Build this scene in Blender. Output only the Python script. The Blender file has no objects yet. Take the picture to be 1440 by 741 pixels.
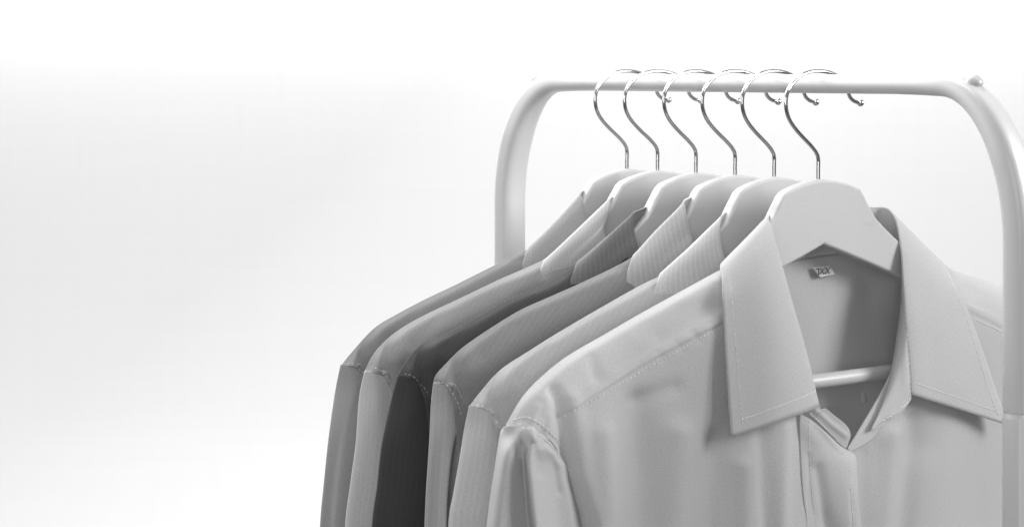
import bpy, math, random
import numpy as np
from mathutils import Vector, noise
random.seed(4)
SC = bpy.context.scene
COL = SC.collection

# ------------------------------------------------------------------ camera
F_PX, CX, HY, ANG, SCL = 2600.0, 950.0, 100.0, math.radians(45), 20.0   # photo is 1440 x 741
CAMZ = 1.62
SA, CA = math.sin(ANG), math.cos(ANG)
Z0 = F_PX / SCL                      # cm from the lens to the nearest hanger
cam_d = bpy.data.cameras.new("camera"); cam = bpy.data.objects.new("camera", cam_d); COL.objects.link(cam)
SC.camera = cam
cam.location = (0, 0, CAMZ); cam.rotation_euler = (math.radians(90), 0, 0)
cam_d.sensor_width = 36; cam_d.lens = F_PX / 1440 * 36
cam_d.shift_x = -(CX - 720) / 1440; cam_d.shift_y = -(370.5 - HY) / 1440
cam_d.clip_start = 0.05; cam_d.clip_end = 60
cam_d.dof.use_dof = True; cam_d.dof.focus_distance = 1.27; cam_d.dof.aperture_fstop = 13

# ------------------------------------------------------------------ world, lamps, exposure
w = bpy.data.worlds.new("World"); SC.world = w; w.use_nodes = True
w.node_tree.nodes['Background'].inputs[0].default_value = (1, 1, 1, 1)
def world_gradient(nt):               # a studio: pale above and behind, dim low down and behind the camera
    tc = nt.nodes.new('ShaderNodeTexCoord'); dp = nt.nodes.new('ShaderNodeVectorMath'); dp.operation = 'DOT_PRODUCT'
    nt.links.new(tc.outputs['Generated'], dp.inputs[0]); dp.inputs[1].default_value = (-0.30, 0.45, 0.84)
    mr = nt.nodes.new('ShaderNodeMapRange'); mr.interpolation_type = 'SMOOTHSTEP'
    mr.inputs[1].default_value = -0.75; mr.inputs[2].default_value = 0.55; mr.inputs[3].default_value = 0.16; mr.inputs[4].default_value = 0.46
    nt.links.new(dp.outputs['Value'], mr.inputs[0]); nt.links.new(mr.outputs[0], nt.nodes['Background'].inputs[1])
world_gradient(w.node_tree)
SC.view_settings.view_transform = 'Standard'; SC.view_settings.look = 'None'
SC.view_settings.exposure = 0.24; SC.view_settings.gamma = 1.0
def area(name, loc, target, sx, sy, power):
    l = bpy.data.lights.new(name, 'AREA'); l.shape = 'RECTANGLE'; l.size = sx; l.size_y = sy; l.energy = power
    o = bpy.data.objects.new(name, l); COL.objects.link(o); o.location = loc
    o.rotation_euler = (Vector(target) - Vector(loc)).to_track_quat('-Z', 'Y').to_euler()
    return o
area('softbox_left', (-1.6, 1.25, 1.95), (0.0, 1.35, 1.45), 0.8, 0.8, 7)
area('rim_lamp', (-0.95, 2.5, 2.55), (0.1, 1.4, 1.4), 0.9, 0.6, 46)
area('softbox_top', (-0.1, 1.8, 2.9), (0.05, 1.35, 1.4), 0.9, 0.6, 13)
area('front_fill', (-0.25, -0.7, 1.8), (0.1, 1.3, 1.35), 1.0, 1.0, 10.5)
area('softbox_right', (1.7, 1.15, 2.05), (0.08, 1.28, 1.3), 0.75, 0.75, 29)
area('backdrop_lamp', (-1.7, 2.6, 0.2), (-1.7, 3.9, 1.35), 2.6, 0.4, 8)
area('backdrop_top_fill', (-1.7, 3.2, 3.2), (-1.7, 3.9, 2.15), 3.6, 0.3, 18)  # added lamp out of view, whitens the upper backdrop
area('wall_fade_fill', (-0.2, 3.72, 1.98), (-0.2, 3.9, 1.80), 5.5, 0.06, 9)  # added unseen strip, stands in for the white fade along the top
rl = area('rail_fade_fill', (-0.03, 1.35, 1.705), (0, 1.36, 1.6), 0.54, 0.03, 0.36)  # added strip just above the frame, bleaches rail and hook tops
rl.rotation_euler = (math.radians(-28), 0, math.radians(135))

# ------------------------------------------------------------------ frame of the rack: h across, d to the front, v up (cm)
O0 = np.array([(1150 - CX) / F_PX * Z0, Z0])
def plane_u(px):                     # distance along the rail (cm, to the rear) where the column px meets it
    k = (px - CX) / F_PX
    return (k * O0[1] - O0[0]) / (-CA - k * SA)
HOOKX = [1150, 1088, 1033, 978, 924, 881]
UK = [plane_u(x) for x in HOOKX]
def origin(u): return np.array([O0[0] - CA * u, O0[1] + SA * u])
def U(k, px, py, d=0.0, u=None):     # a point of the plane of hanger k, d cm in front of it -> local cm (h, -d, v)
    o = origin(UK[k] if u is None else u) + d * np.array([CA, -SA])
    rx, rz = (px - CX) / F_PX, -(py - HY) / F_PX
    # solve  t*(rx,1) = o + h*(SA,CA)
    A = np.array([[rx, -SA], [1.0, -CA]]); t, h = np.linalg.solve(A, o)
    return (h, -d, rz * t)
def P(k, loc):                       # local cm -> photo pixel
    o = origin(UK[k]); X = o[0] + loc[0] * SA + loc[1] * -CA; Y = o[1] + loc[0] * CA + loc[1] * SA
    return CX + F_PX * X / Y, HY - F_PX * loc[2] / Y

# ------------------------------------------------------------------ helpers
def link(name, me, mat, parent=None):
    o = bpy.data.objects.new(name, me); COL.objects.link(o)
    if mat: me.materials.append(mat)
    if parent: o.parent = parent
    return o
def thing(name, label, cat, group=None, loc=(0, 0, 0), rz=0.0):
    o = bpy.data.objects.new(name, None); COL.objects.link(o); o.location = loc; o.rotation_euler = (0, 0, rz)
    o.empty_display_size = 0.05
    o['label'] = label; o['category'] = cat
    if group: o['group'] = group
    return o
def catmull(c, n, closed=False):     # c: (m, 3) control -> n samples
    c = np.asarray(c, float); m = len(c)
    ts = np.linspace(0, m if closed else m - 1, n, endpoint=not closed)
    out = np.empty((n, c.shape[1]))
    for i, t in enumerate(ts):
        a = min(int(t), (m - 1) if closed else (m - 2)); f = t - a
        if closed: p0, p1, p2, p3 = c[(a - 1) % m], c[a % m], c[(a + 1) % m], c[(a + 2) % m]
        else:
            p1, p2 = c[a], c[a + 1]
            p0 = c[a - 1] if a > 0 else 2 * p1 - p2
            p3 = c[a + 2] if a + 2 < m else 2 * p2 - p1
        out[i] = 0.5 * (2 * p1 + (p2 - p0) * f + (2 * p0 - 5 * p1 + 4 * p2 - p3) * f * f + (3 * p1 - p0 - 3 * p2 + p3) * f ** 3)
    return out
def dense(grid, nr, nc, closed=False):
    g = np.array([catmull(r, nc, closed) for r in grid])
    return np.stack([catmull(g[:, j], nr) for j in range(g.shape[1])], axis=1)
def bump_poly(px, py, line, wd, amp):
    best = 1e9; n = len(line) - 1; bt = 0
    for i in range(n):
        ax, ay = line[i]; bx, by = line[i + 1]; vx, vy = bx - ax, by - ay
        t = max(0, min(1, ((px - ax) * vx + (py - ay) * vy) / (vx * vx + vy * vy + 1e-9)))
        dd = (px - ax - t * vx) ** 2 + (py - ay - t * vy) ** 2
        if dd < best: best = dd; bt = (i + t) / n
    return amp * math.exp(-best / (wd * wd))
class Mesh:
    def __init__(s): s.v = []; s.f = []; s.uv = []
    def grid(s, G, closed=False, k=None, creases=(), nz=0.0, fade=0.0, nscale=0.12, seed=0.0, uvscale=1.0, cap=False):
        nr, nc = G.shape[:2]; G = G.copy()
        if creases or nz:
            for i in range(nr):
                for j in range(nc):
                    p = G[i, j]; dd = 0.0
                    if creases:
                        x, y = P(k, p)
                        if y < 900:
                            for line, wd, amp in creases:
                                dd += bump_poly(x, y, line, wd, amp)
                    if nz: dd += nz * noise.noise(Vector((p[0] * nscale + seed, p[1] * nscale, p[2] * nscale * 0.45)))
                    if fade: q = min(1.0, abs(p[1]) / fade); dd *= q * q * (3 - 2 * q)
                    G[i, j, 1] -= dd
        b = len(s.v)
        cu = np.zeros((nr, nc + 1)); 
        for j in range(1, nc + 1): cu[:, j] = cu[:, j - 1] + np.linalg.norm(G[:, j % nc] - G[:, j - 1], axis=1)
        cu[:] = cu.mean(axis=0)[None, :] * 0.5 + cu * 0.5
        cv = np.zeros((nr, nc))
        for i in range(1, nr): cv[i] = cv[i - 1] + np.linalg.norm(G[i] - G[i - 1], axis=1)
        cv = cv.mean(axis=1)[:, None] * 0.5 + cv * 0.5
        for i in range(nr):
            for j in range(nc): s.v.append(tuple(G[i, j] * 0.01))
        cols = nc if closed else nc - 1
        for i in range(nr - 1):
            for j in range(cols):
                j2 = (j + 1) % nc
                s.f.append((b + i * nc + j, b + i * nc + j2, b + (i + 1) * nc + j2, b + (i + 1) * nc + j))
                s.uv.append([(cu[i, j], cv[i, j]), (cu[i, j + 1], cv[i, j2]), (cu[i + 1, j + 1], cv[i + 1, j2]), (cu[i + 1, j], cv[i + 1, j])])
        if cap:
            s.f.append(tuple(b + j for j in range(nc))); s.uv.append([(0, 0)] * nc)
            s.f.append(tuple(b + (nr - 1) * nc + j for j in reversed(range(nc)))); s.uv.append([(0, 0)] * nc)
        return G
    def tube(s, pts, r, seg=10, cap=True, squash=None):
        pts = np.asarray(pts, float); n = len(pts)
        rs = r if hasattr(r, '__len__') else [r] * n
        T = np.gradient(pts, axis=0); T /= np.linalg.norm(T, axis=1)[:, None]
        up = np.array([0, 1.0, 0]) if abs(T[0][1]) < 0.9 else np.array([1.0, 0, 0])
        a = np.cross(T[0], up); a /= np.linalg.norm(a); rings = []
        for i in range(n):
            a = a - T[i] * np.dot(a, T[i]); a /= np.linalg.norm(a); bb = np.cross(T[i], a)
            rings.append([pts[i] + rs[i] * (math.cos(q) * a + math.sin(q) * bb) for q in np.linspace(0, 2 * math.pi, seg, endpoint=False)])
        s.grid(np.array(rings), closed=True, cap=cap)
    def build(s, name, mat, parent=None, solid=0.0, smooth=True, bevel=0.0):
        me = bpy.data.meshes.new(name); me.from_pydata(s.v, [], s.f); me.update()
        uvl = me.uv_layers.new(name='UVMap'); i = 0
        flat = [c for f in s.uv for c in f]
        for li, c in enumerate(flat): uvl.data[li].uv = c
        if smooth: me.polygons.foreach_set('use_smooth', [True] * len(me.polygons))
        o = link(name, me, mat, parent)
        if solid:
            m = o.modifiers.new('thickness', 'SOLIDIFY'); m.thickness = solid * 0.01; m.offset = 0
        if bevel:
            m = o.modifiers.new('bevel', 'BEVEL'); m.width = bevel * 0.01; m.segments = 4; m.limit_method = 'ANGLE'; m.angle_limit = math.radians(50)
        return o

# ------------------------------------------------------------------ materials
def nodes(name):
    m = bpy.data.materials.new(name); m.use_nodes = True; nt = m.node_tree
    return m, nt, nt.nodes['Principled BSDF']
def N(nt, t, **kw):
    n = nt.nodes.new(t)
    for a, b in kw.items(): setattr(n, a, b)
    return n
def fabric(name, g, stripe=0.0, axis=1, turn=0.0, period=0.4, width=0.16, trans=0.12, gloss=0.0):
    m, nt, b = nodes(name); L = nt.links.new
    b.inputs['Roughness'].default_value = 0.86
    b.inputs['Specular IOR Level'].default_value = 0.15
    b.inputs['Sheen Weight'].default_value = 0.12; b.inputs['Sheen Roughness'].default_value = 0.4
    uv = N(nt, 'ShaderNodeUVMap'); sep = N(nt, 'ShaderNodeSeparateXYZ'); L(uv.outputs[0], sep.inputs[0])
    tc = N(nt, 'ShaderNodeTexCoord')
    # slow cloudiness of the dye and a fine yarn grain
    n1 = N(nt, 'ShaderNodeTexNoise'); n1.inputs['Scale'].default_value = 7; n1.inputs['Detail'].default_value = 3
    L(tc.outputs['Object'], n1.inputs['Vector'])
    mp = N(nt, 'ShaderNodeMapping'); mp.inputs['Scale'].default_value = (5, 11, 5); L(uv.outputs[0], mp.inputs[0])
    n2 = N(nt, 'ShaderNodeTexNoise'); n2.inputs['Scale'].default_value = 1.0; n2.inputs['Detail'].default_value = 2
    L(mp.outputs[0], n2.inputs['Vector'])
    mr = N(nt, 'ShaderNodeMapRange'); mr.inputs[1].default_value = 0.3; mr.inputs[2].default_value = 0.7
    mr.inputs[3].default_value = g * 0.965; mr.inputs[4].default_value = g * 1.035; L(n1.outputs[0], mr.inputs[0])
    mr2 = N(nt, 'ShaderNodeMapRange'); mr2.inputs[1].default_value = 0.3; mr2.inputs[2].default_value = 0.7
    mr2.inputs[3].default_value = 0.93; mr2.inputs[4].default_value = 1.07; L(n2.outputs[0], mr2.inputs[0])
    mul = N(nt, 'ShaderNodeMath', operation='MULTIPLY'); L(mr.outputs[0], mul.inputs[0]); L(mr2.outputs[0], mul.inputs[1])
    val = mul.outputs[0]
    hgt = n2.outputs[0]
    if stripe:
        dv = N(nt, 'ShaderNodeMath', operation='DIVIDE'); 
        rt = N(nt, 'ShaderNodeVectorMath', operation='DOT_PRODUCT'); L(uv.outputs[0], rt.inputs[0])
        rt.inputs[1].default_value = (math.sin(turn), math.cos(turn), 0) if axis else (math.cos(turn), math.sin(turn), 0)
        L(rt.outputs['Value'], dv.inputs[0]); dv.inputs[1].default_value = period
        pp = N(nt, 'ShaderNodeMath', operation='PINGPONG'); L(dv.outputs[0], pp.inputs[0]); pp.inputs[1].default_value = 0.5
        ss = N(nt, 'ShaderNodeMapRange', interpolation_type='SMOOTHSTEP'); ss.inputs[1].default_value = width * 0.5; ss.inputs[2].default_value = width
        ss.inputs[3].default_value = 1 + stripe; ss.inputs[4].default_value = 1.0; L(pp.outputs[0], ss.inputs[0])
        m3 = N(nt, 'ShaderNodeMath', operation='MULTIPLY'); L(val, m3.inputs[0]); L(ss.outputs[0], m3.inputs[1]); val = m3.outputs[0]
    cmb = N(nt, 'ShaderNodeCombineColor'); 
    for i in range(3): L(val, cmb.inputs[i])
    L(cmb.outputs[0], b.inputs['Base Color'])
    bp = N(nt, 'ShaderNodeBump'); bp.inputs['Strength'].default_value = 0.16; bp.inputs['Distance'].default_value = 0.0004
    L(hgt, bp.inputs['Height']); 
    n3 = N(nt, 'ShaderNodeTexNoise'); n3.inputs['Scale'].default_value = 20; n3.inputs['Detail'].default_value = 2
    L(tc.outputs['Object'], n3.inputs['Vector'])
    bp2 = N(nt, 'ShaderNodeBump'); bp2.inputs['Strength'].default_value = 0.5; bp2.inputs['Distance'].default_value = 0.0018
    L(n3.outputs[0], bp2.inputs['Height']); L(bp.outputs[0], bp2.inputs['Normal']); L(bp2.outputs[0], b.inputs['Normal'])
    if trans:
        tr = N(nt, 'ShaderNodeBsdfTranslucent'); L(cmb.outputs[0], tr.inputs[0])
        mx = N(nt, 'ShaderNodeMixShader'); mx.inputs[0].default_value = trans
        L(b.outputs[0], mx.inputs[1]); L(tr.outputs[0], mx.inputs[2]); L(mx.outputs[0], nt.nodes['Material Output'].inputs[0])
    return m
def plain(name, g, rough, metal=0.0, bump=0.0, scale=60, coat=0.0, var=0.03):
    m, nt, b = nodes(name); L = nt.links.new
    tc = N(nt, 'ShaderNodeTexCoord'); n1 = N(nt, 'ShaderNodeTexNoise'); n1.inputs['Scale'].default_value = scale; n1.inputs['Detail'].default_value = 4
    L(tc.outputs['Object'], n1.inputs['Vector'])
    mr = N(nt, 'ShaderNodeMapRange'); mr.inputs[1].default_value = 0.3; mr.inputs[2].default_value = 0.7
    mr.inputs[3].default_value = g * (1 - var); mr.inputs[4].default_value = min(1, g * (1 + var)); L(n1.outputs[0], mr.inputs[0])
    cmb = N(nt, 'ShaderNodeCombineColor')
    for i in range(3): L(mr.outputs[0], cmb.inputs[i])
    L(cmb.outputs[0], b.inputs['Base Color']); b.inputs['Roughness'].default_value = rough; b.inputs['Metallic'].default_value = metal
    b.inputs['Coat Weight'].default_value = coat; b.inputs['Coat Roughness'].default_value = 0.12
    if bump:
        bp = N(nt, 'ShaderNodeBump'); bp.inputs['Strength'].default_value = bump; bp.inputs['Distance'].default_value = 0.0005
        L(n1.outputs[0], bp.inputs['Height']); L(bp.outputs[0], b.inputs['Normal'])
    return m
def wood_mat():
    m, nt, b = nodes('painted_wood'); L = nt.links.new
    tc = N(nt, 'ShaderNodeTexCoord'); mp = N(nt, 'ShaderNodeMapping'); mp.inputs['Scale'].default_value = (22, 60, 170); mp.inputs['Rotation'].default_value = (0, math.radians(24), 0)
    L(tc.outputs['Object'], mp.inputs[0])
    n1 = N(nt, 'ShaderNodeTexNoise'); n1.inputs['Scale'].default_value = 1.4; n1.inputs['Detail'].default_value = 5; n1.inputs['Roughness'].default_value = 0.65
    L(mp.outputs[0], n1.inputs['Vector'])
    mr = N(nt, 'ShaderNodeMapRange'); mr.inputs[1].default_value = 0.3; mr.inputs[2].default_value = 0.42
    mr.inputs[3].default_value = 0.385; mr.inputs[4].default_value = 0.41; L(n1.outputs[0], mr.inputs[0])
    cmb = N(nt, 'ShaderNodeCombineColor')
    for i in range(3): L(mr.outputs[0], cmb.inputs[i])
    L(cmb.outputs[0], b.inputs['Base Color']); b.inputs['Roughness'].default_value = 0.55; b.inputs['Specular IOR Level'].default_value = 0.35
    bp = N(nt, 'ShaderNodeBump'); bp.inputs['Strength'].default_value = 0.25; bp.inputs['Distance'].default_value = 0.0004
    L(n1.outputs[0], bp.inputs['Height']); L(bp.outputs[0], b.inputs['Normal'])
    return m
def backdrop_mat():
    m, nt, b = nodes('backdrop_cloth'); L = nt.links.new
    tc = N(nt, 'ShaderNodeTexCoord'); mp = N(nt, 'ShaderNodeMapping'); mp.inputs['Scale'].default_value = (60, 60, 2.2); L(tc.outputs['Object'], mp.inputs[0])
    n1 = N(nt, 'ShaderNodeTexNoise'); n1.inputs['Scale'].default_value = 1.0; n1.inputs['Detail'].default_value = 4; L(mp.outputs[0], n1.inputs['Vector'])
    mp2 = N(nt, 'ShaderNodeMapping'); mp2.inputs['Scale'].default_value = (2.5, 2.5, 70); L(tc.outputs['Object'], mp2.inputs[0])
    n2 = N(nt, 'ShaderNodeTexNoise'); n2.inputs['Scale'].default_value = 1.0; n2.inputs['Detail'].default_value = 3; L(mp2.outputs[0], n2.inputs['Vector'])
    ad = N(nt, 'ShaderNodeMath', operation='ADD'); L(n1.outputs[0], ad.inputs[0]); L(n2.outputs[0], ad.inputs[1])
    mr = N(nt, 'ShaderNodeMapRange'); mr.inputs[1].default_value = 0.6; mr.inputs[2].default_value = 1.4
    mr.inputs[3].default_value = 0.772; mr.inputs[4].default_value = 0.790; L(ad.outputs[0], mr.inputs[0])
    cmb = N(nt, 'ShaderNodeCombineColor')
    for i in range(3): L(mr.outputs[0], cmb.inputs[i])
    L(cmb.outputs[0], b.inputs['Base Color']); b.inputs['Roughness'].default_value = 0.95; b.inputs['Specular IOR Level'].default_value = 0.0
    return m
M_WOOD = wood_mat()
M_CHROME = plain('polished_chrome', 0.48, 0.07, metal=1.0, var=0.01)
M_RACK = plain('white_enamel', 0.50, 0.38, coat=0.25, var=0.01, scale=30)
M_PLASTIC = plain('white_plastic', 0.42, 0.35, var=0.01)
M_LABEL = fabric('label_ribbon', 0.46, trans=0)
M_INK = plain('black_print', 0.02, 0.7)
M_THREAD = plain('sewing_thread', 0.66, 0.8)
M_THREADS = [plain('sewing_thread', g, 0.8) for g in (.66, .66, .52, .26, .62, .46)]
M_BACK = backdrop_mat()

# ------------------------------------------------------------------ the setting: a curved paper or cloth sweep
def backdrop():
    prof = [(3.9, 5.0), (3.9, 3.0), (3.9, 1.2), (3.86, 0.75), (3.72, 0.4), (3.45, 0.15), (3.1, 0.03), (2.8, 0.004), (2.6, 0.004)]
    prof = catmull(np.array([(0, y, z) for y, z in prof]), 60)
    G = np.array([[(x, p[1] * 100, p[2] * 100) for x in np.linspace(-520, 520, 12)] for p in prof])
    m = Mesh(); m.grid(G); o = m.build('backdrop', M_BACK); o['kind'] = 'structure'
backdrop()
m = None
def floor():
    me = bpy.data.meshes.new('floor'); me.from_pydata([(-5.2, -2.5, 0), (5.2, -2.5, 0), (5.2, 3.0, 0), (-5.2, 3.0, 0)], [], [(0, 1, 2, 3)])
    o = link('floor', me, plain('grey_floor', 0.14, 0.6, scale=8)); o['kind'] = 'structure'  # unseen floor, put in dark to cut light bounced into the chrome
floor()

# ------------------------------------------------------------------ the rack
def rack():
    t = thing('clothes_rack', 'white enamelled metal clothes rack with rounded ends carrying all the hangers', 'clothes rack',
              loc=(O0[0] * 0.01, O0[1] * 0.01, 0), rz=ANG)
    RZ = CAMZ * 100 - 0.92           # height of the rail's axis, cm
    # local: x = across (h), y = to the rear along the rail, z up
    uR, uL = plane_u(1437), plane_u(717)
    R = 9.0
    def section(c, T, up, wx, wn, e=0.62):   # rounded rectangle, wx across the rail, wn in the plane of the bend
        out = []
        for q in np.linspace(0, 2 * math.pi, 40, endpoint=False):
            cq, sq = math.cos(q), math.sin(q)
            a = math.copysign(abs(cq) ** e, cq) * wx; b = math.copysign(abs(sq) ** e, sq) * wn
            out.append(c + np.array([1.0, 0, 0]) * a + up * b)
        return out
    m = Mesh()
    ys = np.linspace(uR + 6, uL - 6, 30)
    m.tube([(0, y, RZ) for y in ys], 0.66, seg=28, cap=True); m.build('rail', M_RACK, t, bevel=0)
    for sgn, ue in ((1, uR), (-1, uL)):
        Rh, Rv = 6.2, 10.0; c0 = ue + sgn * Rh; rings = []
        path = [((0, c0 + sgn * s, RZ), (0, -sgn, 0), (0, 0, 1), f) for s, f in ((3.6, 0), (3.0, .03), (2.2, .08), (1.3, .18), (.5, .3))]
        for q in np.linspace(0, math.pi / 2, 26):
            nx, nz = Rv * math.sin(q), Rh * math.cos(q); nl = math.hypot(nx, nz)
            path.append(((0, c0 - sgn * Rh * math.sin(q), RZ - Rv + Rv * math.cos(q)), None, (0, -sgn * nx / nl, nz / nl), 0.36 + 0.64 * min(1, q / 1.0)))
        for z in (RZ - Rv - 3, RZ - Rv - 7, RZ - 20.7): path.append(((0, ue, z), None, (0, -sgn, 0), 1))
        for c, T, up, f in path:
            rings.append(section(np.array(c, float), None, np.array(up, float), 0.67 + 0.56 * f, 0.67 + 0.30 * f, 1 - .38 * min(1, 1.3 * f)))
        m = Mesh(); m.grid(np.array(rings), closed=True); fr = m.build('corner_tube', M_RACK, t)
        # the collar of the joint and the lower post
        m = Mesh(); rings = [section(np.array((0, ue, z)), None, np.array((0, -sgn, 0.)), a, b) for z, a, b in
                             ((RZ - 20.68, 1.12, .88), (RZ - 20.75, 1.20, .93), (RZ - 21.1, 1.25, .97), (RZ - 21.15, 1.27, .99), (RZ - 60, 1.27, .99), (RZ - 110, 1.27, .99), (4, 1.27, .99))]
        m.grid(np.array(rings), closed=True, cap=True); m.build('post', M_RACK, t)
        m = Mesh(); m.tube([(x, ue, 2.2) for x in np.linspace(-24, 24, 12)], 1.6, seg=20); m.build('foot', M_RACK, t)
        # domed bolt cap on the outside of the bend
        q = math.radians(20); up = np.array((0, -sgn * .45, .893)); c = np.array((0, c0 - sgn * Rh * math.sin(q), RZ - Rv + Rv * math.cos(q))) + up * 0.82
        ax = np.array((1.0, 0, 0)); by = np.cross(up, ax); rings = []
        for s in np.linspace(0, 1, 12):
            rr = 0.58 * math.cos(s * 1.5); hh = 0.12 + 0.40 * math.sin(s * 1.5)
            rings.append([c + up * hh + rr * (math.cos(a) * ax + math.sin(a) * by) for a in np.linspace(0, 2 * math.pi, 20, endpoint=False)])
        rings.insert(0, [c + up * -0.2 + 0.58 * (math.cos(a) * ax + math.sin(a) * by) for a in np.linspace(0, 2 * math.pi, 20, endpoint=False)])
        m = Mesh(); m.grid(np.array(rings), closed=True, cap=True); m.build('bolt_cap', M_PLASTIC, fr)
rack()

# ------------------------------------------------------------------ hangers
RIDGE1 = [(711, 597), (735, 557), (765, 526), (800, 499), (850, 470), (900, 441), (960, 408), (1017, 377), (1066, 351)]
def loc_of(k): o = origin(UK[k]) * 0.01; return (o[0], o[1], CAMZ)
ORD = ['front', 'second', 'third', 'fourth', 'fifth', 'rearmost']
def hanger_proto():
    t = thing('shirt_hanger', 'pale wooden hanger holding the front white shirt, its whole face in view', 'clothes hanger', 'wooden hangers on the rail', loc_of(0), ANG)
    TH = 0.5
    face = [(1104.5, 275), (1110, 269), (1125, 261.6), (1141, 255.7), (1157, 252.4), (1176, 253.5), (1195, 258.4), (1211, 265.6), (1215, 272.4), (1224.7, 292.7), (1234, 307.5), (1246, 321), (1268, 342)]
    low = [(1268, 390), (1227, 372), (1194, 358), (1160, 344), (1127.5, 363), (1096.5, 379.5)]
    left = [(1084, 318), (1095, 294)]
    T = lambda p: np.array(U(0, p[0], p[1], TH))[[0, 2]]
    top = [T(p) for p in face]; bot = [T(p) for p in low]; lf = [T(p) for p in left]
    rg = sorted([tuple(np.array(U(0, x, y, 0))[[0, 2]]) for x, y in RIDGE1])
    rh = [r[0] for r in rg]; rv = [r[1] for r in rg]
    ridge = lambda h: np.interp(-abs(h), rh, rv)
    arm_r = [(h, ridge(h) - 1.0) for h in (12, 15, 18, 20.2)] ; arm_rb = [(21, ridge(21) - 1.9), (20.6, ridge(20.6) - 3.1), (19, ridge(19) - 4), (15, ridge(15) - 4.2), (12, ridge(12) - 4.1)]
    arm_l = [(-h, v) for h, v in arm_rb[::-1]] + [(-h, v) for h, v in arm_r[::-1]]
    outl = [tuple(p) for p in top] + arm_r + arm_rb + [tuple(p) for p in bot] + arm_l + [tuple(p) for p in lf]
    # resample the outline smoothly, keeping its corners
    n = len(outl); me = bpy.data.meshes.new('body')
    vs = [(h * .01, -TH * .01, v * .01) for h, v in outl] + [(h * .01, TH * .01, v * .01) for h, v in outl]
    fs = [tuple(range(n)), tuple(range(2 * n - 1, n - 1, -1))] + [(i, i + n, (i + 1) % n + n, (i + 1) % n) for i in range(n)]
    me.from_pydata(vs, [], fs); me.update()
    b = link('wooden_body', me, M_WOOD, t)
    bv = b.modifiers.new('bevel', 'BEVEL'); bv.width = 0.0022; bv.segments = 4; bv.limit_method = 'ANGLE'; bv.angle_limit = math.radians(40)
    me.polygons.foreach_set('use_smooth', [True] * len(me.polygons))
    wn = b.modifiers.new('normals', 'WEIGHTED_NORMAL'); wn.keep_sharp = True
    hk = [(1150.6, 258), (1150.6, 240), (1150.6, 224), (1147.8, 215), (1139.4, 204), (1126, 190), (1114.6, 176), (1108, 163), (1105.2, 149.4), (1106, 135.5), (1111.7, 121.7), (1121.4, 110.5), (1134, 103.3), (1147.8, 100.6), (1162, 101.6), (1175, 106), (1185, 113), (1191, 122), (1193, 131), (1196, 138), (1202, 143), (1210, 145)]
    pts = catmull([U(0, x, y, 0) for x, y in hk], 110)
    m = Mesh(); m.tube(pts, 0.142, seg=16); hook = m.build('metal_hook', M_CHROME, t)
    c = pts[-1]; rings = []
    for a in np.linspace(0.05, math.pi - 0.05, 12):
        rings.append([c + 0.27 * np.array([math.cos(a), math.sin(a) * math.cos(q), math.sin(a) * math.sin(q)]) for q in np.linspace(0, 2 * math.pi, 16, endpoint=False)])
    m = Mesh(); m.grid(np.array(rings), closed=True, cap=True); m.build('ball_tip', M_CHROME, hook)
    # trouser bar between the arms
    m = Mesh(); a = np.array(U(0, 1110, 541, 0.0)); bb = np.array(U(0, 1262, 521, 0.0)); dr = (bb - a)
    m.tube([a + dr * s for s in np.linspace(-1.3, 1.75, 24)], 0.52, seg=22); m.build('trouser_bar', M_PLASTIC, t)
    return t
HL = ['pale wooden hanger holding the front plain white shirt, its whole face in view',
      'wooden hanger of the second shirt, partly behind the foremost hanger',
      'wooden hanger of the striped grey shirt, third from the front of the rail',
      'wooden hanger rising from the darkest shirt with the dark collar',
      'wooden hanger of the pale striped shirt just in front of the rearmost hanger',
      'rearmost wooden hanger, nearest the far left end of the rail']
h0 = hanger_proto(); h0['label'] = HL[0]
yaw = [0, .8, -.6, 1.0, -.8, 1.5]
for k in range(1, 6):
    c = h0.copy(); COL.objects.link(c); c.location = loc_of(k); c['label'] = HL[k]; c.rotation_euler = (0, 0, ANG + math.radians(yaw[k]))
    for ch in list(h0.children):
        d = ch.copy(); COL.objects.link(d); d.parent = c
        for g in ch.children:
            e = g.copy(); COL.objects.link(e); e.parent = d

# ------------------------------------------------------------------ stitches: small dashes lying on the cloth
def stitches(m, pts, pitch=0.34, on=0.6, r=0.036):
    pts = np.asarray(pts, float); seg = np.linalg.norm(np.diff(pts, axis=0), axis=1); cum = np.concatenate([[0], np.cumsum(seg)])
    s = 0.0
    at = lambda q: np.array([np.interp(q, cum, pts[:, i]) for i in range(3)])
    while s + pitch * on < cum[-1]:
        m.tube([at(s), at(s + pitch * on * .5) , at(s + pitch * on)], [r * .8, r, r * .8], seg=5)
        s += pitch

# ------------------------------------------------------------------ the front shirt, traced part by part
def G3(k, rows): return [[U(k, *p) for p in r] for r in rows]
def mirror_rows(rows): return [[(-p[0], p[1], p[2]) for p in r] for r in rows]

F1 = [(1151, 570, 3.0), (1137, 510, 2.9), (1122, 455, 2.6), (1108, 405, 2.2), (1096, 360, 1.7), (1087, 326, 1.1), (1080, 306, .2), (1092, 298, -1.0), (1125, 295, -1.9), (1160, 293, -2.1), (1200, 292, -2.1), (1232, 291.5, -1.8), (1249, 294, -1.0), (1261, 312, -.1), (1267, 350, .8), (1270, 400, 1.5), (1274, 450, 2.1), (1279, 505, 2.6), (1281, 555, 2.9)]
E1 = [(1029, 614, 3.3), (1025, 560, 3.2), (1021, 500, 3.0), (1018, 450, 2.6), (1016, 412, 2.1), (1014, 388, 1.3), (1013, 374, .2), (1025, 371, -1.6), (1090, 368, -2.8), (1160, 366, -3.0), (1230, 366, -3.0), (1290, 368, -2.4), (1328, 374, -.9), (1337, 386, .5), (1350, 413, 1.6), (1366, 450, 2.3), (1384, 500, 2.9), (1402, 555, 3.3), (1419, 598, 3.5)]
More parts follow.
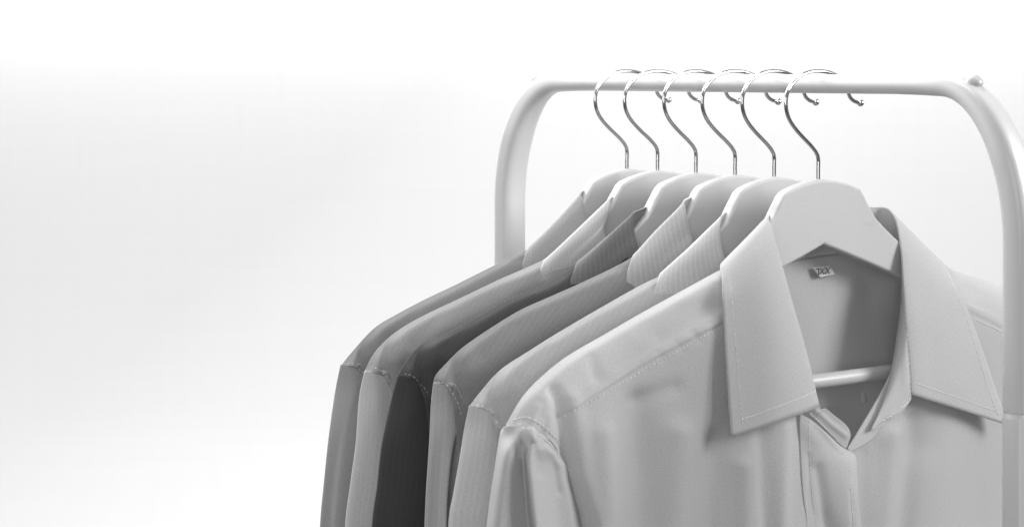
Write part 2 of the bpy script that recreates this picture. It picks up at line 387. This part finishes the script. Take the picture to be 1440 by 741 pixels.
B1 = [(1134, 578, 2.6), (1108, 520, 2.1), (1095, 460, 1.8), (1080, 415, 1.4), (1068, 388, .9), (1064, 372, .2), (1066, 366, -.6), (1080, 373, -1.5), (1104, 371, -1.9), (1141, 364, -2.0), (1180, 359, -2.1), (1215, 358, -2.0), (1250, 366, -1.6), (1272, 384, -.9), (1270, 420, .0), (1264, 460, .8), (1255, 515, 1.5), (1240, 570, 2.45), (1226, 602, 2.8)]

def collar(k, root, mat, Fl, El, Bl, dsc=1.0, stitch=True, thread=None, seed=0.0):
    F, E, B = (np.array(q, float) for q in (Fl, El, Bl))
    n = len(F)
    rows = []
    # leaf: from the fold, over the roll, down to the outer edge
    for s, bulge in ((0, 0), (.04, .14), (.14, .24), (.45, .26), (.8, .14), (1.0, 0.0)):
        r = []
        for i in range(n):
            p = F[i] * (1 - s) + E[i] * s
            q = p.copy(); q[1] -= bulge * (0.35 + 0.65 * min(1, abs(i - 6) / 4.0) if i < 12 else 0.35 + 0.65 * min(1, abs(i - 12.5) / 4.0)) * (1 if (i < 7 or i > 12) else -1)
            r.append(q)
        rows.append(r)
    m = Mesh(); D = m.grid(dense(rows, 34, 150), k=k, nz=0.16 if k else 0.10, nscale=0.35, seed=seed)
    leaf = m.build('collar', mat, root, solid=0.13)
    if stitch:
        sm = Mesh(); lift = np.array([0, -0.075, 0])
        jj = 30
        # along the outer edge, and across both points
        for ln in (D[-5, 2:60], D[-5, -55:-2], D[3:-3, 3], D[3:-3, -4]):
            sm = Mesh(); stitches(sm, ln + lift, r=.036 if k == 0 else .026); sm.build('stitching', thread or M_THREAD, leaf)
    # stand, inside the leaf
    st_rows = []
    for s in (0, .12, .5, 1.0):
        r = []
        for i in range(n):
            p = F[i] * (1 - s) + B[i] * s; r.append(p)
        st_rows.append(r)
    return leaf, st_rows, D

def back_panel(k, root, ridgeL, neck, ridgeR, dsc):
    top = list(ridgeL) + list(neck) + list(ridgeR); n = len(top); a, b = len(ridgeL), len(ridgeL) + len(neck)
    rows = [[np.array(p) for p in top]]
    for dv, dd in ((.8, .6), (2.5, 1.3), (7, 2.0), (11, 2.1), (16, 2.1), (30, 2.3), (52, 2.3), (78, 2.2)):
        r = []
        for i, p in enumerate(top):
            p = np.array(p, float); f = 1.0
            e = min(i, n - 1 - i)
            if e == 0: f = .35
            elif e == 1: f = .75
            base = -p[1]
            q = p.copy(); tgt = -dd * f * dsc
            q[1] = -(min(base, tgt) if (a <= i < b) else tgt)
            if e < 4 and dv > 0: q[0] += (1 if i < n / 2 else -1) * (4.6, 3.2, 1.8, .6)[e] * min(1, dv / 7.0)
            ve = dv if (a <= i < b or e > 2) else dv * 1.0
            q[2] = p[2] - ve
            if dv > 15: q[2] = p[2] * max(0, 1 - (dv - 7) / 30.0) - dv * 1.0 + (1 - max(0, 1 - (dv - 7) / 30.0)) * -9
            r.append(q)
        rows.append(r)
    return rows

def front_shirt():
    k = 0; mat = fabric('white_cotton', 0.60, trans=.42, gloss=1)
    t = thing('dress_shirt', 'plain white dress shirt at the front with open collar and size label inside', 'shirt', 'shirts on the hangers', loc_of(k), ANG)
    R = [  # front left panel, from the shoulder line down; columns from armhole to centre
     [(711,597,0),(735,557,0),(765,526,0),(800,499,0),(850,470,0),(900,441,0),(960,408,0),(1017,377,0),(1066,353,0)],
     [(724,600,.8),(746,565,1.0),(777,536,1.05),(813,508,1.1),(863,479,1.1),(913,450,1.1),(971,418,1.1),(1027,388,1.1),(1070,375,.7)],
     [(741,597,1.5),(757,584,1.6),(783,560,1.6),(825,535,1.7),(875,508,1.8),(925,479,1.8),(983,447,1.8),(1030,420,1.8),(1074,400,1.2)],
     [(768,614,1.9),(778,603,1.9),(792,584,1.7),(840,554,2.1),(890,524,2.2),(940,494,2.3),(995,466,2.3),(1040,442,2.3),(1082,425,1.7)],
     [(785,634,1.7),(793,625,1.7),(806,612,1.9),(850,598,2.3),(900,583,2.4),(950,558,2.4),(1010,528,2.4),(1055,508,2.4),(1098,480,2.0)],
     [(795,665,1.2),(803,662,1.6),(818,658,2.0),(860,652,2.4),(910,645,2.3),(965,632,2.3),(1030,612,2.3),(1080,590,2.3),(1122,556,2.3)],
     [(804,705,1.0),(815,705,1.6),(832,705,2.1),(870,704,2.4),(920,700,2.2),(975,695,2.1),(1040,685,2.2),(1105,668,2.4),(1180,628,2.5)],
     [(812,741,1.0),(824,745,1.6),(842,748,2.1),(880,752,2.3),(930,755,2.1),(985,756,2.0),(1045,756,2.2),(1115,752,2.5),(1203,730,2.6)],
     [(820,850,.9),(833,855,1.5),(852,860,2.0),(890,870,2.3),(940,875,2.1),(995,880,2.0),(1055,885,2.3),(1122,888,2.5),(1212,880,2.7)],
     [(822,1200,.8),(836,1210,1.5),(856,1215,2.0),(895,1220,2.3),(945,1225,2.1),(1000,1230,2.1),(1060,1230,2.4),(1130,1235,2.5),(1222,1230,2.7)],
     [(815,1700,.8),(832,1720,1.5),(853,1735,2.0),(895,1750,2.3),(945,1755,2.1),(1000,1760,2.1),(1064,1760,2.4),(1136,1765,2.5),(1230,1765,2.7)]]
    Lg = G3(0, R)
    cre = [([(780,550),(787,565),(791,590),(798,650)], 9, -.42), ([(768,560),(772,590)], 10, .12), ([(803,560),(812,600),(818,660),(832,741)], 13, .22),
           ([(790,586),(850,550),(900,519),(960,486),(1024,453)], 3.2, -.10), ([(800,574),(860,538),(920,502),(1010,454)], 5, .07),
           ([(846,610),(850,760)], 20, .45), ([(900,570),(903,760)], 22, -.6), ([(955,610),(948,760)], 20, .5), ([(1010,620),(1000,760)], 18, -.42), ([(1046,655),(1046,760)], 12, .42), ([(1074,610),(1082,760)], 13, -.55), ([(1104,600),(1100,760)], 9, .2),
           ([(905,560),(950,545)], 12, -.22), ([(930,470),(960,440),(1000,430)], 14, -.25), ([(890,480),(860,520)], 16, .12), ([(832,505),(838,530)], 9, -.15),
           ([(742,560),(728,592)], 5, -.10), ([(756,572),(748,600)], 5, .09), ([(768,590),(762,612)], 4, -.10), ([(975,468),(985,478)], 5, -.10), ([(950,480),(960,492)], 5, -.06), ([(925,495),(935,505)], 5, -.06), ([(1000,455),(1008,466)], 5, -.06)]
    m = Mesh(); DL = m.grid(dense(Lg, 190, 150), k=k, creases=cre, nz=.22, fade=1.1, nscale=.16)
    RR = [
     [(1276,352,-.6),(1300,352,0),(1333,376,0),(1372,390,0),(1412,404,0),(1452,419,0),(1500,437,0),(1548,462,-.2)],
     [(1273,384,-.4),(1300,382,.9),(1335,393,.9),(1375,406,.9),(1415,419,.9),(1455,434,.9),(1503,455,.8),(1550,490,.4)],
     [(1270,420,.2),(1300,410,1.5),(1344,418,1.7),(1380,430,1.7),(1418,444,1.7),(1458,462,1.6),(1505,485,1.4),(1552,525,1)],
     [(1264,460,.8),(1300,445,1.9),(1350,433,2.0),(1384,449,2.1),(1420,469,2.1),(1460,489,2),(1506,515,1.8),(1553,560,1.3)],
     [(1255,515,1.5),(1298,515,2.2),(1350,505,2.35),(1386,512,2.2),(1422,524,2.0),(1460,540,2.2),(1506,565,1.9),(1553,600,1.2)],
     [(1240,570,2.1),(1290,575,2.1),(1345,572,2.55),(1386,574,2.2),(1422,582,1.8),(1460,590,2.2),(1506,610,1.9),(1553,640,1.1)],
     [(1222,606,2.4),(1280,622,1.95),(1335,622,2.65),(1386,624,2.2),(1422,630,1.7),(1460,635,2.2),(1506,650,1.9),(1553,680,1)],
     [(1192,634,2.3),(1255,665,2.1),(1328,668,2.75),(1386,672,2.2),(1424,676,1.6),(1462,682,2.2),(1508,695,1.9),(1554,720,1)],
     [(1188,741,2.3),(1250,745,2.2),(1325,748,2.8),(1386,750,2.2),(1426,752,1.6),(1464,756,2.2),(1510,765,1.9),(1556,785,1)],
     [(1186,880,2.3),(1250,885,2.2),(1325,888,2.8),(1386,890,2.3),(1428,892,1.7),(1466,895,2.2),(1512,900,1.9),(1558,910,1)],
     [(1186,1200,2.3),(1250,1205,2.3),(1330,1208,2.5),(1390,1210,2.5),(1432,1210,2.4),(1470,1210,2.2),(1518,1210,1.9),(1562,1210,1)],
     [(1186,1745,2.3),(1250,1740,2.3),(1332,1730,2.5),(1392,1720,2.5),(1436,1710,2.4),(1475,1695,2.2),(1522,1680,1.9),(1566,1650,1)]]
    cre2 = [([(1366,441),(1415,466)], 3.2, -.10), ([(1252,610),(1240,760)], 14, .45), ([(1283,590),(1272,760)], 13, -.38), ([(1385,600),(1385,741)], 20, -.10),
            ([(1215,640),(1213,741)], 8, -.15), ([(1350,385),(1368,410)], 10, -.15)]
    DR = m.grid(dense(G3(0, RR), 150, 110), k=k, creases=cre2, nz=.20, fade=1.1, nscale=.16, seed=4)
    ridgeL = [Lg[0][i] for i in range(9)]; neck = [U(0, *p) for p in B1[7:13]]
    ridgeR = [U(0, *p) for p in RR[0][1:]]
    br = back_panel(0, t, ridgeL, neck, ridgeR, 1.0)
    cb = [([(1100,572),(1260,570)], 3.0, .12), ([(1180,400),(1160,560)], 28, .16), ([(1225,420),(1215,560)], 20, -.14)]
    m.grid(dense(br, 120, 150), k=k, creases=cb, nz=.10, fade=1.0, nscale=.12, seed=9)
    body = m.build('body', mat, t)
    # sleeve
    S = [
     [(709,601,-.3),(722,599,.6),(741,597,1.6),(757,606,1.9),(770,617,1.9),(784,633,1.7),(796,655,1.0)],
     [(706,610,-.5),(721,613,.8),(740,613,1.9),(757,622,2.3),(773,633,2.2),(788,645,1.8),(799,668,1.0)],
     [(701,630,-.6),(713,636,1.3),(737,640,1.5),(746,645,2.35),(772,654,1.85),(792,668,1.7),(805,692,1.0)],
     [(695,665,-.7),(707,670,1.3),(738,674,1.5),(748,679,2.5),(776,686,1.75),(800,698,1.7),(812,718,1.0)],
     [(689,705,-.7),(702,710,1.3),(740,714,1.5),(752,719,2.6),(782,726,1.75),(808,735,1.7),(819,750,1.0)],
     [(683,755,-.7),(697,760,1.3),(745,764,1.5),(758,769,2.7),(790,776,1.8),(816,783,1.7),(827,795,1.0)],
     [(675,850,-.7),(690,855,1.3),(750,860,1.6),(765,865,2.6),(800,870,2.0),(828,875,1.7),(842,885,1.0)],
     [(660,1150,-.7),(682,1155,1.2),(745,1160,1.4),(775,1160,2.3),(810,1160,2.6),(838,1160,2.2),(852,1165,.9)],
     [(652,1560,-.7),(672,1565,1.2),(730,1568,1.5),(765,1568,2.2),(800,1565,2.3),(826,1565,2.0),(842,1565,.9)]]
    rows = []
    for i, r in enumerate(G3(0, S)):
        p = r[0]; last = r[-1]
        if i == 0: bk = [(last[0] - .5, 1.2, last[2] + .5), (last[0] - 1.5, 1.7, last[2] + 2), (p[0] + 2, 1.6, p[2] - 2), (p[0] + .9, 1.1, p[2] - .7)]
        else:
            wd = last[0] - p[0]; bk = [(p[0] + wd * .85, .9, last[2]), (p[0] + wd * .6, 1.5, last[2] * .5 + p[2] * .5), (p[0] + wd * .36, 1.7, p[2]), (p[0] + wd * .14 + .3, 1.5, p[2])]
        rows.append(list(r) + bk)
    cs = [([(729,600),(729,640)], 4.5, -.12), ([(752,625),(757,665)], 5, -.10), ([(779,645),(786,690)], 6, -.12), ([(737,600),(739,625)], 4, -.22), ([(748,604),(750,618)], 4, .12), ([(758,610),(762,626)], 3.5, -.10), ([(722,602),(722,616)], 4, -.10), ([(769,622),(782,634),(790,646)], 4, -.16),
          ([(736,612),(739,660),(746,741)], 5, -.15)]
    m = Mesh(); DS = m.grid(dense(rows, 150, 130, True), closed=True, k=k, creases=cs, nz=.10, nscale=.18, seed=2)
    slv = m.build('sleeve', mat, t, solid=.045)
    m = Mesh(); m.grid(dense(mirror_rows(rows), 60, 60, True), closed=True, nz=.1); m.build('sleeve', mat, t, solid=.045)
    # collar, stand
    Fl = [U(0, *p) for p in F1]; El = [U(0, *p) for p in E1]; Bl = [U(0, *p) for p in B1]
    leaf, st, D = collar(0, t, mat, Fl, El, Bl, thread=M_THREAD)
    ext_l = [((1151,569.5,3.0), (1134,578,2.6)), ((1163,575,2.95), (1145,589,2.6)), ((1178,587,2.9), (1160,604,2.6)), ((1191,599,2.85), (1176,621,2.6)), ((1195.5,611,2.75), (1186,629,2.6)), ((1193,622,2.7), (1190,629,2.62))]
    ext_r = [((1277,567,3.0), (1226,603,2.8)), ((1266,581,2.95), (1225,604,2.8)), ((1247,595,2.9), (1224,605,2.8)), ((1230,604,2.85), (1224,606,2.8))]
    rows = []
    for ri, s in enumerate((0, .12, .5, 1.0)):
        L = [tuple(np.array(U(0, *a)) * (1 - s) + np.array(U(0, *b)) * s) for a, b in reversed(ext_l[1:])]
        Rr = [tuple(np.array(U(0, *a)) * (1 - s) + np.array(U(0, *b)) * s) for a, b in ext_r]
        rows.append(L + [tuple(p) for p in st[ri]] + Rr)
    cst = [([(1140,572),(1188,612)], 4, .10), ([(1272,470),(1272,545),(1250,585)], 5, .10), ([(1235,305),(1262,345)], 5, -.12)]
    m = Mesh(); DT = m.grid(dense(rows, 26, 190), k=k, creases=cst, nz=.10, nscale=.5); stand = m.build('collar_stand', mat, t, solid=.07)
    # placket of the near side and the turned facing of the far side
    pk = [[(1124,581,2.56),(1140,590,2.75),(1160,608,2.80),(1178,625,2.75),(1191,632,2.7)],
          [(1124.5,600,2.56),(1142,610,2.8),(1165,622,2.85),(1184,634,2.8),(1199,637,2.7)],
          [(1125,625,2.5),(1143,635,2.68),(1166,645,2.98),(1190,650,3.2),(1204.5,648,3.15)],
          [(1126.5,665,2.5),(1142,672,2.6),(1168,678,3.05),(1192,684,3.5),(1206,690,3.6)],
          [(1129,700,2.5),(1145,706,2.6),(1170,712,3.1),(1194,716,3.6),(1208,720,3.75)],
          [(1134,741,2.5),(1150,745,2.6),(1174,748,3.1),(1197,750,3.65),(1211,752,3.8)],
          [(1140,860,2.65),(1160,862,2.9),(1184,864,3.1),(1202,865,3.5),(1216,866,3.6)],
          [(1150,1230,2.75),(1170,1232,2.9),(1192,1234,2.95),(1210,1235,2.9),(1226,1236,2.8)],
          [(1158,1764,2.75),(1178,1765,2.9),(1200,1766,2.95),(1218,1767,2.9),(1234,1768,2.8)]]
    cp = [([(1137,640),(1140,741)], 4, -.10), ([(1150,660),(1165,741)], 9, -.22), ([(1150,598),(1182,634)], 4, .10), ([(1196,690),(1199,741)], 3, -.06)]
    m = Mesh(); DP = m.grid(dense(G3(0, pk), 120, 40), k=k, creases=cp, nz=.08, nscale=.4); plk = m.build('placket', mat, t, solid=.09)
    fc = [[(1258,500,1.3),(1259,502,1.35),(1260,505,1.4)], [(1250,528,1.6),(1254,531,1.75),(1262,534,1.9)], [(1236,556,1.9),(1244,560,2.1),(1254,564,2.3)], [(1222,580,2.1),(1232,589,2.35),(1242,596,2.5)],
          [(1207,605,2.25),(1215,613,2.42),(1226,618,2.55)], [(1191,631,2.35),(1192.5,634,2.38),(1194,636,2.4)]]
    m = Mesh(); m.grid(dense(G3(0, fc), 50, 10), k=k); m.build('front_facing', mat, t, solid=.06)
    # stitching
    up = np.array([0, -.05, 0])
    def on(Dg, poly, n=60):             # nearest surface points along a photo polyline
        flat = Dg.reshape(-1, 3); pr = np.array([P(0, q) for q in flat]); out = []
        pl = catmull(np.array([(x, y, 0) for x, y in poly]), n)
        for x, y, _ in pl:
            i = np.argsort((pr[:, 0] - x) ** 2 + (pr[:, 1] - y) ** 2)[:4]
            wgt = 1 / (1e-3 + np.hypot(pr[i, 0] - x, pr[i, 1] - y)); q = (flat[i] * wgt[:, None]).sum(0) / wgt.sum(); out.append(q + up)
        return np.array(out)
    def line(name, Dg, poly, n, parent):
        sm = Mesh(); stitches(sm, on(Dg, poly, n)); sm.build(name, M_THREAD, parent)
    line('yoke_stitching', DL, [(793,585),(850,553),(900,523),(960,489),(1015,459)], 60, body)
    line('yoke_stitching', DR, [(1372,450),(1395,460),(1413,470)], 20, body)
    line('armhole_stitching', DL, [(722,590),(741,587),(762,598),(780,615),(790,632)], 40, slv)
    line('armhole_stitching', DS[:, :70], [(717,604),(741,602),(757,611),(772,623),(785,638)], 40, slv)
    line('placket_stitching', DP, [(1137,592),(1138,640),(1141,690),(1147,741)], 60, plk)
    line('placket_stitching', DP, [(1194,655),(1196,690),(1200,741)], 60, plk)
    line('stand_stitching', DT, [(1106,366),(1141,359),(1181,354),(1210,353)], 60, stand)
    line('stand_stitching', DT, [(1138,581),(1158,600),(1178,619)], 30, stand)
    line('stand_stitching', DT, [(1275,430),(1279,480),(1280,550),(1268,572),(1240,592)], 70, stand)
    # size label with its letters hanging upside down
    def LP(x, y, d=-1.72): return U(0, x, y, d)
    lb = [[LP(1142, 377), LP(1155, 375.5), LP(1167, 374)], [LP(1147, 383, -1.6), LP(1160, 381.5, -1.6), LP(1171, 380, -1.6)], [LP(1153, 390, -1.5), LP(1164, 388, -1.5), LP(1174, 386, -1.5)]]
    m = Mesh(); m.grid(dense(lb, 12, 12)); lo = m.build('size_label', M_LABEL, t, solid=.04)
    cu = bpy.data.curves.new('XXL', 'FONT'); cu.body = 'XXL'; cu.size = 0.0085; cu.extrude = 0.00002; cu.align_x = 'CENTER'; cu.align_y = 'CENTER'; cu.offset = 0.00012
    to = bpy.data.objects.new('tmp', cu); COL.objects.link(to)
    dg = bpy.context.evaluated_depsgraph_get(); me = bpy.data.meshes.new_from_object(to.evaluated_get(dg)); COL.objects.unlink(to); bpy.data.objects.remove(to)
    c0 = np.array(LP(1157.5, 380.5, -1.45)); ex = np.array(LP(1168, 379.2, -1.45)) - np.array(LP(1147, 381.8, -1.45)); ex /= np.linalg.norm(ex)
    ey = np.array([ex[2] * -1, 0, ex[0]]); ey = np.array([0.18, 0, 1.0]); ey /= np.linalg.norm(ey)
    for v in me.vertices:
        x, y, z = v.co; q = c0 * .01 - x * ex - y * ey * 0.8 - np.array([0, z, 0]); v.co = q      # rotated half a turn: the label hangs head down
    link('size_print', me, M_INK, lo)
    return t
front_shirt()

# ------------------------------------------------------------------ the shirts behind it
L1 = dict(F=np.array([U(0, *p) for p in F1]), E=np.array([U(0, *p) for p in E1]), B=np.array([U(0, *p) for p in B1]))
def rear_shirt(k, label, mats, peak, corner, ridge, seam, sil, fold=None, edge=None, ring=None, creases=(), dsc=.48, slv_cr=()):
    m_body, m_collar, m_sleeve = mats
    t = thing('dress_shirt', label, 'shirt', 'shirts on the hangers', loc_of(k), ANG)
    pk = np.array(U(k, peak[0], peak[1], .1)); cn = np.array(U(k, corner[0], corner[1], .1))
    sc = np.array([1, dsc, 1.0])
    F = (L1['F'] - L1['F'][6]) * sc + pk; E = (L1['E'] - L1['E'][6]) * sc + cn; B = (L1['B'] - L1['F'][6]) * sc + pk
    # centre the far half of the collar on the hanger again
    for arr, s0 in ((F, L1['F']), (E, L1['E']), (B, L1['B'])):
        tgt = s0 * sc; tgt[:, 2] += (pk[2] - L1['F'][6][2])
        for i in range(7, 19):
            f = min(1, (i - 6) / 4.0); arr[i] = arr[i] * (1 - f) + tgt[i] * f
    if fold:
        for i, p in fold.items(): F[i] = U(k, *p)
    if edge:
        for i, p in edge.items(): E[i] = U(k, *p)
    leaf, st, D = collar(k, t, m_collar, F, E, B, stitch=True, seed=k * 3.1, thread=M_THREADS[k])
    m = Mesh(); m.grid(dense(st, 14, 110), nz=.1, nscale=.4); m.build('collar_stand', m_collar, t, solid=.1)
    # front panels
    rd = [np.array(U(k, x, y, 0)) for x, y in ridge]                # from armhole to neck
    sm_ = [np.array(U(k, *p)) for p in seam]
    rows = []
    drops = [(0, 0), (.38, .8), (1.7, 1.45), (4.5, 1.8), (9, 1.9), (16, 1.95), (28, 1.95), (50, 1.95), (74, 1.9)]
    a_end = rd[0]
    arm = [a_end] + sm_ + [a_end + np.array([4.2, -1.2, -9.0]), a_end + np.array([4.6, -.9, -14]), a_end + np.array([4.8, -.8, -24]), a_end + np.array([4.8, -.8, -44]), a_end + np.array([4.8, -.8, -62])]
    nn = len(rd)
    for r, (dv, dd) in enumerate(drops):
        row = []
        for j in range(nn):
            p = rd[j].copy(); p[1] = -dd; p[2] -= dv
            if dv > 9: g = min(1, (dv - 9) / 20); p[2] = p[2] * (1 - g) + (-dv - 8) * g
            f = math.exp(-j * 1.1)
            if r < len(arm) and j == 0: p = np.array(arm[r], float)
            elif r < len(arm):
                base = rd[0] + np.array([0, -dd, -dv]); p = p + (np.array(arm[r]) - base) * f * (.9 if dv < 9 else 0.9)
            row.append(p)
        rows.append(row)
    x0, y0 = ridge[0]
    creases = list(creases) + [([(x0 + 34, y0 - 48), (x0 + 30, y0 - 14), (x0 + 38, y0 + 16)], 7, -.22), ([(x0 + 20, y0 - 34), (x0 + 15, y0 + 2)], 7, .16),
                               ([(x0 + 50, y0 - 56), (x0 + 48, y0 - 20)], 9, .16), ([(x0 + 110, y0 - 84), (x0 + 70, y0 - 40)], 9, -.12), ([(peak[0] - 95, corner[1] + 22), (corner[0] - 6, corner[1] + 16)], 6, -.15)]
    m = Mesh(); DL = m.grid(dense(rows, 120, 110), k=k, creases=creases, nz=.16, fade=.8, nscale=.2, seed=k * 1.7)
    mr = mirror_rows(rows)
    m.grid(dense(mr, 60, 60), nz=.1, fade=.8)
    neck = [tuple(p) for p in B[8:13]]
    br = back_panel(k, t, [tuple(p) for p in rd], neck, [(-p[0], p[1], p[2]) for p in reversed(rd)], .85)
    m.grid(dense(br, 50, 90), nz=.1, fade=.8)
    body = m.build('body', m_body, t, solid=.045)
    # sleeves
    rg = ring or [(0, -.7), (.6, .4), (2.0, 1.2), (4.5, 1.6), (8, 1.6), (10.5, .9), (11.5, 0)]
    cap_ring = [(0, rg[0][1]), (.7, .72), (2.0, 1.5), (4.5, 1.8), (8, 1.7), (10.5, .9), (11.5, 0)]
    bk = [(10.5, -.9), (7.8, -1.4), (5.2, -1.6), (2.6, -1.4)]
    S = np.array([U(k, x, y, rg[0][1]) for x, y in sil]); cl = np.concatenate([[0], np.cumsum(np.linalg.norm(np.diff(S, axis=0), axis=1))])
    S = [np.array([np.interp(q, cl, S[:, i]) for i in range(3)]) for q in np.linspace(cl[-1] * .16, cl[-1], 4)]
    last = S[-1]; S += [last + np.array([-.3, 0, -6]), last + np.array([-.5, 0, -14]), last + np.array([-.6, 0, -26]), last + np.array([-.7, 0, -42])]
    srows = []
    edge_c = DL[:, 0]; ca = np.concatenate([[0], np.cumsum(np.linalg.norm(np.diff(edge_c, axis=0), axis=1))])
    top = [np.array([np.interp(q_, ca, edge_c[:, a_]) for a_ in range(3)]) + np.array([.05, .05, .05]) for q_ in (0, .9, 2.0, 3.3, 5.5, 8.5, 11.5)]
    tb = [a_end + np.array([3.6, .8, -10]), a_end + np.array([2.6, 1.3, -6]), a_end + np.array([1.4, 1.3, -3]), a_end + np.array([1.2, .8, -1.4])]
    srows.append([*top, *tb])
    off0 = [np.array(q_) - a_end for q_ in srows[0]]
    for i, p in enumerate(S):
        wr = min(1.0, (i + .8) / 2.6); wr = wr * wr * (3 - 2 * wr); wv = max(0.0, 1 - (i + 1) / 5.5); ring_ = []
        for q, (dh, dd) in enumerate(list(rg) + bk):
            tgt = np.array([dh, -dd, 0.0]); o_ = off0[q] * (1 - wr) + tgt * wr
            o_[2] = off0[q][2] * wv
            if q == 0: o_ = np.array([0, -rg[0][1], 0.0])
            ring_.append(np.array([p[0] + o_[0], o_[1], p[2] + o_[2]]))
        srows.append(ring_)
    m = Mesh(); DS = m.grid(dense(srows, 110, 120, True), closed=True, k=k, creases=slv_cr, nz=.12, nscale=.25, seed=k)
    sl = m.build('sleeve', m_sleeve, t, solid=.045)
    m = Mesh(); m.grid(dense(mirror_rows(srows), 40, 50, True), closed=True); m.build('sleeve', m_sleeve, t, solid=.045)
    # stitching of the armhole seam
    ncol = 4; s = DL[6:, ncol]; cs_ = np.cumsum(np.linalg.norm(np.diff(s, axis=0), axis=1)); s = s[:int(np.searchsorted(cs_, 4.5))] + np.array([0, -.04, 0]); mm = Mesh(); stitches(mm, s, r=.028); mm.build('armhole_stitching', M_THREADS[k], sl)
    return t
def mats(n, g, stripe, gs=None, gl=None, **kw):  # body tone g lowered to put shade of the rear shoulders into the cloth
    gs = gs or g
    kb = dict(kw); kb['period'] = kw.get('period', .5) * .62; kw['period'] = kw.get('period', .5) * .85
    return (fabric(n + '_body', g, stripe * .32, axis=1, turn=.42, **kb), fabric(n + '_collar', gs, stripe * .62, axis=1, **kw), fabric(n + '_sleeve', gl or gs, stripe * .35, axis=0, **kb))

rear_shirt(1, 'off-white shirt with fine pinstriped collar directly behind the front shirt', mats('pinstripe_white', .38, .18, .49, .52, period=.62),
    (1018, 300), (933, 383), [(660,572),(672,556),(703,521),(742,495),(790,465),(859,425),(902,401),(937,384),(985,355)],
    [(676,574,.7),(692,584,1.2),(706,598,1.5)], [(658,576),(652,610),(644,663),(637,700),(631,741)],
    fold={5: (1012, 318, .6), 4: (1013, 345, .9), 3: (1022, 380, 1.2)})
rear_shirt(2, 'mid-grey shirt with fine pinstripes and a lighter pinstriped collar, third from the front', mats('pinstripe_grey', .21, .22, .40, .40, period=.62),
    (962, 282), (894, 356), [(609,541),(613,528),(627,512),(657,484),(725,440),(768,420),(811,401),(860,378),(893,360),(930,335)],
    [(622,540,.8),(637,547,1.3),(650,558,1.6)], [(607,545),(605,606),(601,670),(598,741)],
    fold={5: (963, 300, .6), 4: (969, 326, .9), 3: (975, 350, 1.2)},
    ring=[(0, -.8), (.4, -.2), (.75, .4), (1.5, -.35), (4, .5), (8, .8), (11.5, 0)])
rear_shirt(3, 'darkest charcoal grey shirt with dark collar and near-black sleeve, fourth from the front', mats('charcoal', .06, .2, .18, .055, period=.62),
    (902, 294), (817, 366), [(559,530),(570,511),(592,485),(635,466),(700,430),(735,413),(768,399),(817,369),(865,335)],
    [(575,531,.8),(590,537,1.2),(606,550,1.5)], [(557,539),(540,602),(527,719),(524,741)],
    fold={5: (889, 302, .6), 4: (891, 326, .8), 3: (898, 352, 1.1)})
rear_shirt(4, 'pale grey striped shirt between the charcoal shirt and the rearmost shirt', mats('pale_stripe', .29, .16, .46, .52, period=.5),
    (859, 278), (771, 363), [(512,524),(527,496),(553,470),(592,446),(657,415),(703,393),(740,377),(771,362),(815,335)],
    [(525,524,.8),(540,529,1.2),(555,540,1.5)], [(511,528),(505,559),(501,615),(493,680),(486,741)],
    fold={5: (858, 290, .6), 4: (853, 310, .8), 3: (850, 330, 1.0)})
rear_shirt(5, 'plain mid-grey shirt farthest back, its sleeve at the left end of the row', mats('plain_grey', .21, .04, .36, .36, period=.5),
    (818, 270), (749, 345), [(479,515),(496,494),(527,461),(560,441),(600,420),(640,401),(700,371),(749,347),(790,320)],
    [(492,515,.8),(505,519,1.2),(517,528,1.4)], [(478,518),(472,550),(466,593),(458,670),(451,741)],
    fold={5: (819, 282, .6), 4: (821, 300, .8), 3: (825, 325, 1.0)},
    ring=[(0, -1.0), (.3, -.4), (.6, .15), (2.2, .5), (5, 1.0), (8, 1.0), (11.5, 0)])
